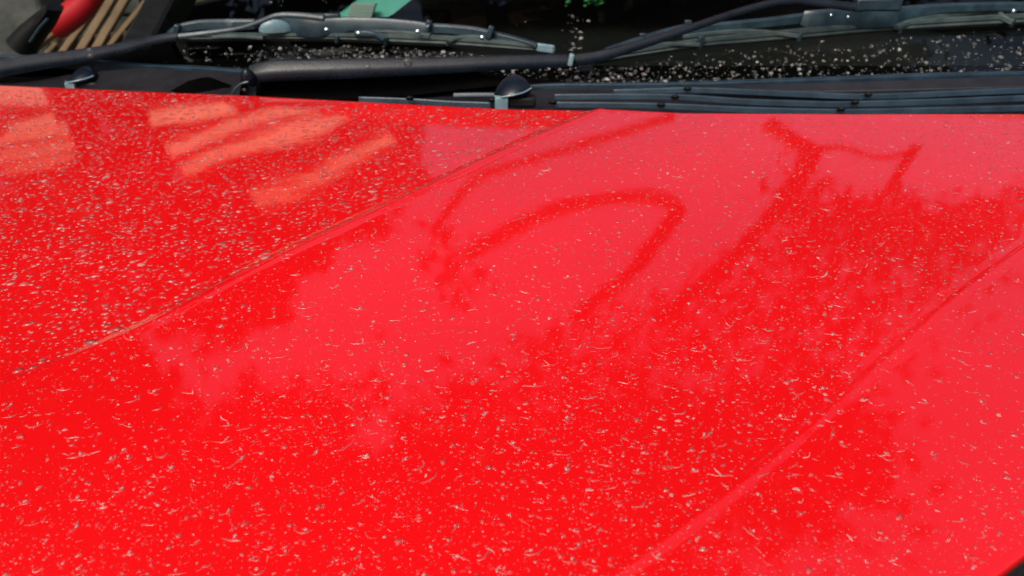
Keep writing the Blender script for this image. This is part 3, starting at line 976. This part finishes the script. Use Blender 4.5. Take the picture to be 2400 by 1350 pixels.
# unseen tree, its crown shaped to darken what hood and glass mirror
tree = empty("reflection_tree", (-2.6, 1.2, 0), "dark broadleaf tree whose crown hangs over the car and shows in the hood", "tree")
mb = MB()
limb(mb, [(-2.6, 1.2, -.1), (-2.55, 1.2, 1.5), (-3.0, 1.8, 3.8), (-2.4, 3.2, 6.0), (.4, 3.7, 6.9)], .16, .05)
limb(mb, [(-2.5, 1.2, 2.3), (-3.2, 2.4, 3.6), (-3.4, 3.4, 5.0), (-3.2, 4.2, 6.2)], .08, .02)
mb.build("trunk", M_BARK, tree)
mb = MB(); rr = random.Random(11)
clumps = [(-4.6 + (i + rr.random()) * .5, 2.5 + (j + rr.random()) * .21, rr.uniform(6.0, 7.2), rr.uniform(.4, .7)) for i in range(16) for j in range(12)]
clumps = [c for c in clumps if not (c[0] > 1.3 and c[1] < 3.9)]
hole = glass_reflect(865, 12, 6); hole0 = P_g(865, 12)
def cpos(r):
    while True:
        c = r.choice(clumps)
        p = (c[0] + r.gauss(0, .5) * c[3], c[1] + r.gauss(0, .5) * c[3], c[2] + r.gauss(0, .3) * c[3])
        d = Vector(p) - hole0; h = hole - hole0; h = h * (d.z / h.z)
        if ((d.x - h.x) / .26) ** 2 + ((d.y - h.y) / .3) ** 2 < r.uniform(.5, 1.3): continue
        return p
leaves(mb, 15000, cpos, .13, rr)
crown = mb.build("crown", M_LEAF, tree)

# leaf sprays placed to darken parts of the sky mirrored in the hood
mb = MB()
def inpoly(px, py, poly):
    c = False; j = len(poly) - 1
    for i in range(len(poly)):
        xi, yi = poly[i]; xj, yj = poly[j]
        if (yi > py) != (yj > py) and px < (xj - xi) * (py - yi) / (yj - yi) + xi: c = not c
        j = i
    return c
polys = [([(1250, 790), (1420, 750), (1560, 690), (1800, 560), (1900, 480), (2200, 520), (2380, 580), (2200, 720), (1950, 940), (1700, 1130), (1500, 1290), (1250, 1400), (1150, 1250), (1120, 1000)], 2400),
         ([(1880, 350), (1960, 470), (2300, 470), (2400, 440), (2400, 560), (2000, 600), (1850, 540), (1800, 460)], 600),
         ([(1040, 520), (1130, 570), (1110, 690), (1060, 740), (1000, 640)], 70)]
for poly, n in polys:
    x0 = min(p[0] for p in poly); x1 = max(p[0] for p in poly); y0 = min(p[1] for p in poly); y1 = max(p[1] for p in poly)
    got = []
    while len(got) < n:
        px = rr.uniform(x0, x1); py = rr.uniform(y0, y1)
        if inpoly(px, py, poly): got.append((px + rr.gauss(0, 30), max(300, py + rr.gauss(0, 22))))
    pos = []
    for px, py in got:
        pos.append(hood_reflect(px, min(py, 1345), rr.uniform(2.3, 3.0)))
    it = iter(pos); leaves(mb, n, lambda r: next(it), .042, rr)
mb.build("reflection_sprays", M_LEAF, tree)
# bare boughs that draw the dark looping lines in the hood
boughs = [([(1090, 600), (1200, 540), (1320, 485), (1450, 462), (1540, 465), (1590, 490), (1560, 540), (1520, 590), (1460, 660), (1400, 700), (1340, 750)], .035, .028),
          ([(960, 470), (1110, 425), (1300, 360), (1480, 305), (1580, 272)], .018, .022),
          ([(1800, 290), (1860, 330), (1900, 360), (1880, 400), (1840, 470), (1760, 560), (1680, 640), (1600, 700), (1540, 760)], .04, .03),
          ([(1880, 370), (1960, 345), (2060, 370), (2150, 350)], .02, .012),
          ([(2150, 340), (2110, 400), (2060, 470), (1990, 540)], .02, .012)]
for img, r0, r1 in boughs:
    r0 *= 1.2; r1 *= 1.2
    mb = MB()
    limb(mb, [hood_reflect(a, b_, 2.9) for a, b_ in img], r0, r1)
    mb.build("bough", M_BARK, tree)

def evergreen(loc, h, r, n, lab, seed):  # left-hand ones placed and sized so the hood's left panel mirrors dark
    t = empty("evergreen_tree", loc, lab, "tree", None)
    L = Vector(loc); r_ = random.Random(seed)
    mb = MB(); limb(mb, [L + Vector((0, 0, -.1)), L + Vector((.05, 0, h * .5)), L + Vector((0, .05, h * .95))], .12, .02)
    mb.build("trunk", M_BARK, t)
    mb = MB()
    def pos(q):
        z = q.random() ** .8; rad = r * (1 - z * .55) * math.sqrt(q.random()); a = q.uniform(0, 6.28)
        return L + Vector((rad * math.cos(a), rad * math.sin(a), .2 + z * h + .15 * math.sin(5 * a + 9 * z)))
    leaves(mb, n, pos, .15, r_); mb.build("crown", M_LEAF, t)
evergreen((-3.7, 4.3, 0), 6.2, 1.5, 5000, "tall dark evergreen behind the timber rack", 1)
evergreen((-1.7, 5.8, 0), 4.3, 1.5, 4500, "tallest dark evergreen between the two others", 2)
evergreen((-3.0, 6.4, 0), 6.0, 1.6, 4500, "broad dark evergreen farther back between two others", 6)
evergreen((-5.2, 2.2, 0), 6.4, 1.7, 4500, "dark evergreen farthest to the left of the car", 3)
evergreen((-.4, 7.2, 0), 3.2, 1.4, 2000, "low dark evergreen straight behind the car roof", 4)
evergreen((.9, 9.4, 0), 2.6, 1.5, 2000, "low dark evergreen behind the car, nearest the peach house", 5)

SLOPE_Y, SLOPE_Z = 2.7, 1.55      # the added plank slope rises at 45 degrees away from the car
# unseen pale boards added to lay bright bands in the left hood panel's reflection
def board(name, quad_px, t, parent, m, th=.02):
    pts = []
    for a, b_ in quad_px:       # where the mirrored sight line meets the plank slope
        o = hood_reflect(a, b_, 0); d = hood_reflect(a, b_, 1) - o
        k = (SLOPE_Z - SLOPE_Y - o.z + o.y) / (d.z - d.y) if abs(d.z - d.y) > 1e-4 else t
        pts.append(o + d * min(max(k, .5), 6))
    n = (pts[1] - pts[0]).cross(pts[3] - pts[0]).normalized() * th
    mb = MB(); mb.add(pts + [p + n for p in pts], [(0, 1, 2, 3), (7, 6, 5, 4), (0, 4, 5, 1), (1, 5, 6, 2), (2, 6, 7, 3), (3, 7, 4, 0)])
    return mb.build(name, m, parent, smooth=False)
lean = empty("reflection_planks", (-1.6, 2.4, 0), "sloping roof of spaced pale planks beyond the far side of the car", "roof")
for q in [[(385, 342), (402, 368), (800, 256), (720, 240)], [(418, 392), (436, 410), (700, 334), (860, 250)],
          [(352, 262), (350, 292), (560, 262), (520, 240)],
          [(-60, 334), (-60, 350), (165, 312), (156, 294)], [(-60, 370), (-60, 388), (176, 346), (170, 328)], [(-60, 408), (-60, 424), (160, 380), (178, 362)],
          [(20, 292), (10, 318), (130, 292), (128, 270)], [(590, 462), (604, 482), (930, 330), (908, 316)]]:
    board("board", q, 2.7, lean, M_BOARD)

# things seen beyond the far corner of the windscreen
post = empty("concrete_post", P_y(65, 60, 2.6), "weathered grey concrete post at the far left beyond the car", "post")
mb = MB(); c0 = P_y(68, 60, 2.6)
sweep(mb, [Vector((c0.x + dx_, c0.y, z)) for dx_, z in ((.03, -.1), (.015, .6), (0, 1.2), (0, 1.32))], [(-.085, -.08), (.085, -.08), (.085, .08), (-.085, .08)], up=(0, 1, 0))
mb.build("shaft", M_CONC, post, bev=.012)
wall = MB(); c0 = P_y(380, 20, 3.1)
for r_i in range(10):
    for c_i in range(7):
        z = .06 + r_i * .13; x = c0.x - .75 + c_i * .24 + (.12 if r_i % 2 else 0)
        box_mb(wall, (x, 3.1 + rr.uniform(-.012, .012), z), .228, .2, .118)
wo = empty("block_wall", (c0.x, 3.1, 0), "mossy grey-green block wall behind the leaning slats", "wall")
for i in range(len(wall.v) // 8):
    m_ = MB(); m_.add(wall.v[i * 8:i * 8 + 8], [(0, 1, 3, 2), (4, 6, 7, 5), (0, 4, 5, 1), (2, 3, 7, 6), (0, 2, 6, 4), (1, 5, 7, 3)])
    m_.build("block", M_STONE, wo, smooth=False)
m_ = MB(); box_mb(m_, (c0.x, 3.12, .66), 1.8, .16, 1.31); m_.build("mortar", M_STONE, wo, smooth=False)
pallet = empty("slatted_rack", P_y(220, 60, 2.4) * 1.0, "rack of pale leaning wooden slats beside the concrete post", "rack")
for (a0, b0), (a1, b1), w_ in [((110, 128), (178, 62), 8), ((148, 122), (245, -10), 11), ((190, 118), (268, -10), 14), ((228, 112), (300, -10), 14), ((262, 104), (330, 20), 9), ((118, 88), (180, 42), 7)]:
    m_ = MB(); p0 = P_y(a0, b0, 2.40); p1 = P_y(a1, b1, 2.52)
    p0 = p0 + (p0 - p1) * 2.2; p1 = p1 + (p1 - p0) * .05
    s_ = w_ * 2.45 / 1750 * .55
    sweep(m_, [p0, p1], [(-s_, -.012), (s_, -.012), (s_, .012), (-s_, .012)], up=(0, 1, 0)); m_.build("slat", M_WOOD, pallet, smooth=False, bev=.003)
m_ = MB(); q0 = P_y(130, 108, 2.45); q1 = P_y(330, 84, 2.45); sweep(m_, [q0, q1], [(-.02, -.02), (.02, -.02), (.02, .02), (-.02, .02)]); m_.build("crossbar", M_BARK, pallet, smooth=False)
red = MB(); limb(red, [P_y(128, 62, 2.2), P_y(165, 38, 2.2), P_y(205, 2, 2.2), P_y(240, -60, 2.2)], .036, .03, 14)
o = red.build("plastic_pipe", M_REDP); tag(o, "bright red plastic pipe leaning above the wooden slats", "pipe")
m_ = MB(); box_mb(m_, P_y(2, -10, 2.9) + Vector((-.28, 0, .35)), .55, .05, 1.0); o = m_.build("cream_panel", M_CREAM, smooth=False); tag(o, "cream painted panel at the left edge behind the concrete post", "panel")
dl = MB(); rr2 = random.Random(5); cc = P_y(405, 40, 2.5)
leaves(dl, 40, lambda r: cc + Vector((r.gauss(0, .03), r.gauss(0, .03), r.gauss(0, .025))), .03, rr2)
o = dl.build("dead_leaf_spray", M_ORANGE); tag(o, "orange-brown dead leaves beside the windscreen pillar", "leaves")
# twigs and leaves mirrored in the windscreen, their lit look put into lighter colours
tw = MB()
for img, r_ in (([(960, 48), (1010, 38), (1080, 30)], .035), ([(1140, 30), (1200, 24), (1290, 14)], .035), ([(1210, 24), (1214, 4)], .015)):
    limb(tw, [glass_reflect(a, b_, 4.6) for a, b_ in img], r_ * 2.4, r_ * 2)
tw.build("lit_twigs", M_WOOD, tree)
lf = MB(); leaves(lf, 120, lambda r: glass_reflect(1400 + r.gauss(0, 28), 2 + r.gauss(0, 6), 4.6), .07, rr2)
lf.build("lit_leaves", M_LEAF2, tree)

# things added behind the glass in place of a glow and a reflection
def wedge_box(name, cx0, cx1, y, ztop, depth, m, label, cat, slant=.0):
    a = P_y(cx0, 20, y); b_ = P_y(cx1, 20, y)
    mb = MB()
    zb = P_y(800, 40, y).z
    V = [(a.x, y, zb), (b_.x - .03, y, zb), (b_.x - .03, y + depth, zb), (a.x, y + depth, zb),
         (a.x + .02, y + .01, ztop - slant), (b_.x - .02, y + .01, ztop - slant), (b_.x + .02, y + depth, ztop), (a.x + .05, y + depth, ztop)]
    mb.add(V, [(0, 3, 2, 1), (4, 5, 6, 7), (0, 1, 5, 4), (1, 2, 6, 5), (2, 3, 7, 6), (3, 0, 4, 7)])
    o = mb.build(name, m, smooth=False, bev=.003)
    return tag(o, label, cat)
M_TURQ = basic("glow_turquoise", (.22, .78, .68), (.30, .86, .76), 12, .5)
M_WHITE = basic("hot_spot_white", (.78, .86, .86), (.85, .92, .92), 12, .6)
M_GREEN = basic("stand_in_green", (.08, .38, .10), (.16, .5, .18), 30, .8, .002, 200)
wedge_box("glow_box", 775, 945, 1.62, P_y(860, -8, 1.66).z, .09, M_TURQ, "added pale turquoise box in place of a glow behind the left wiper", "box", .03)  # box added in place of light glowing behind the glass
mb = MB(); zb = P_y(800, 40, 1.62).z - .001; c = P_y(860, 40, 1.62)
box_mb(mb, (c.x, 1.70, (zb + .96) / 2), .30, .2, zb - .958); mb.build("glow_stand", M_VOID, car, bev=.01)  # black stand added to lift the glow and keep it dark below
mb = MB(); c = P_y(842, 24, 1.60)  # white strips added in place of the glow's hot spot
for k in range(5):
    box_mb(mb, (c.x + k * .002, 1.612, zb + .004 + k * .005), .045, .03, .0042)
o = mb.build("hot_spot", M_WHITE, smooth=False); tag(o, "small white wad of folded paper against the turquoise box", "paper")
mb = MB(); cc = P_y(1388, 0, 1.6); r5 = random.Random(9)  # green leaves added in place of a reflection too dim in the glass
leaves(mb, 46, lambda r: cc + Vector((r.gauss(0, .020), r.gauss(0, .01), r.gauss(.004, .006))), .011, r5)
sweep(mb, [cc, cc + Vector((0, .03, .3))], circ(.0008, 5))
o = mb.build("leaf_stand_in", M_GREEN); tag(o, "added green leafy charm in place of leaves mirrored in the windscreen right of centre", "charm")

# an unseen peach-washed house added to warm the hood's reflection on the right
M_PEACH = basic("peach_wall", (.66, .36, .22), (.78, .46, .30), 2.5, .85, .004, 30)
M_WIN = basic("dark_window", (.02, .025, .03), (.05, .05, .05), 3, .15)
M_TILE = basic("roof_tiles", (.10, .045, .03), (.2, .09, .06), 5, .8, .01, 20)
house = empty("house", (5.4, 10.2, 0), "unseen peach-washed house added behind the car for its warm reflection in the hood", "house")
mb = MB(); box_mb(mb, (5.4, 10.7, 2.25), 5.2, 2.6, 4.5); mb.build("wall", M_PEACH, house, smooth=False)
mb = MB(); mb.add([(2.5, 9.0, 4.5), (8.3, 9.0, 4.5), (8.3, 12.4, 4.5), (2.5, 12.4, 4.5), (3.2, 10.7, 5.5), (7.6, 10.7, 5.5)],
       [(0, 3, 2, 1), (0, 1, 5, 4), (2, 3, 4, 5), (1, 2, 5), (3, 0, 4)]); mb.build("roof", M_TILE, house, smooth=False)
for x in (3.7, 5.4, 7.1):
    for z in (1.3, 3.5):
        mb = MB(); box_mb(mb, (x, 9.39, z), .75, .06, 1.0); wn = mb.build("window", M_WIN, house, smooth=False)
        mb = MB(); box_mb(mb, (x, 9.345, z), .05, .03, 1.0); box_mb(mb, (x, 9.33, z), .75, .03, .05); box_mb(mb, (x, 9.34, z - .54), .95, .12, .08); mb.build("frame", M_CREAM, wn, smooth=False)
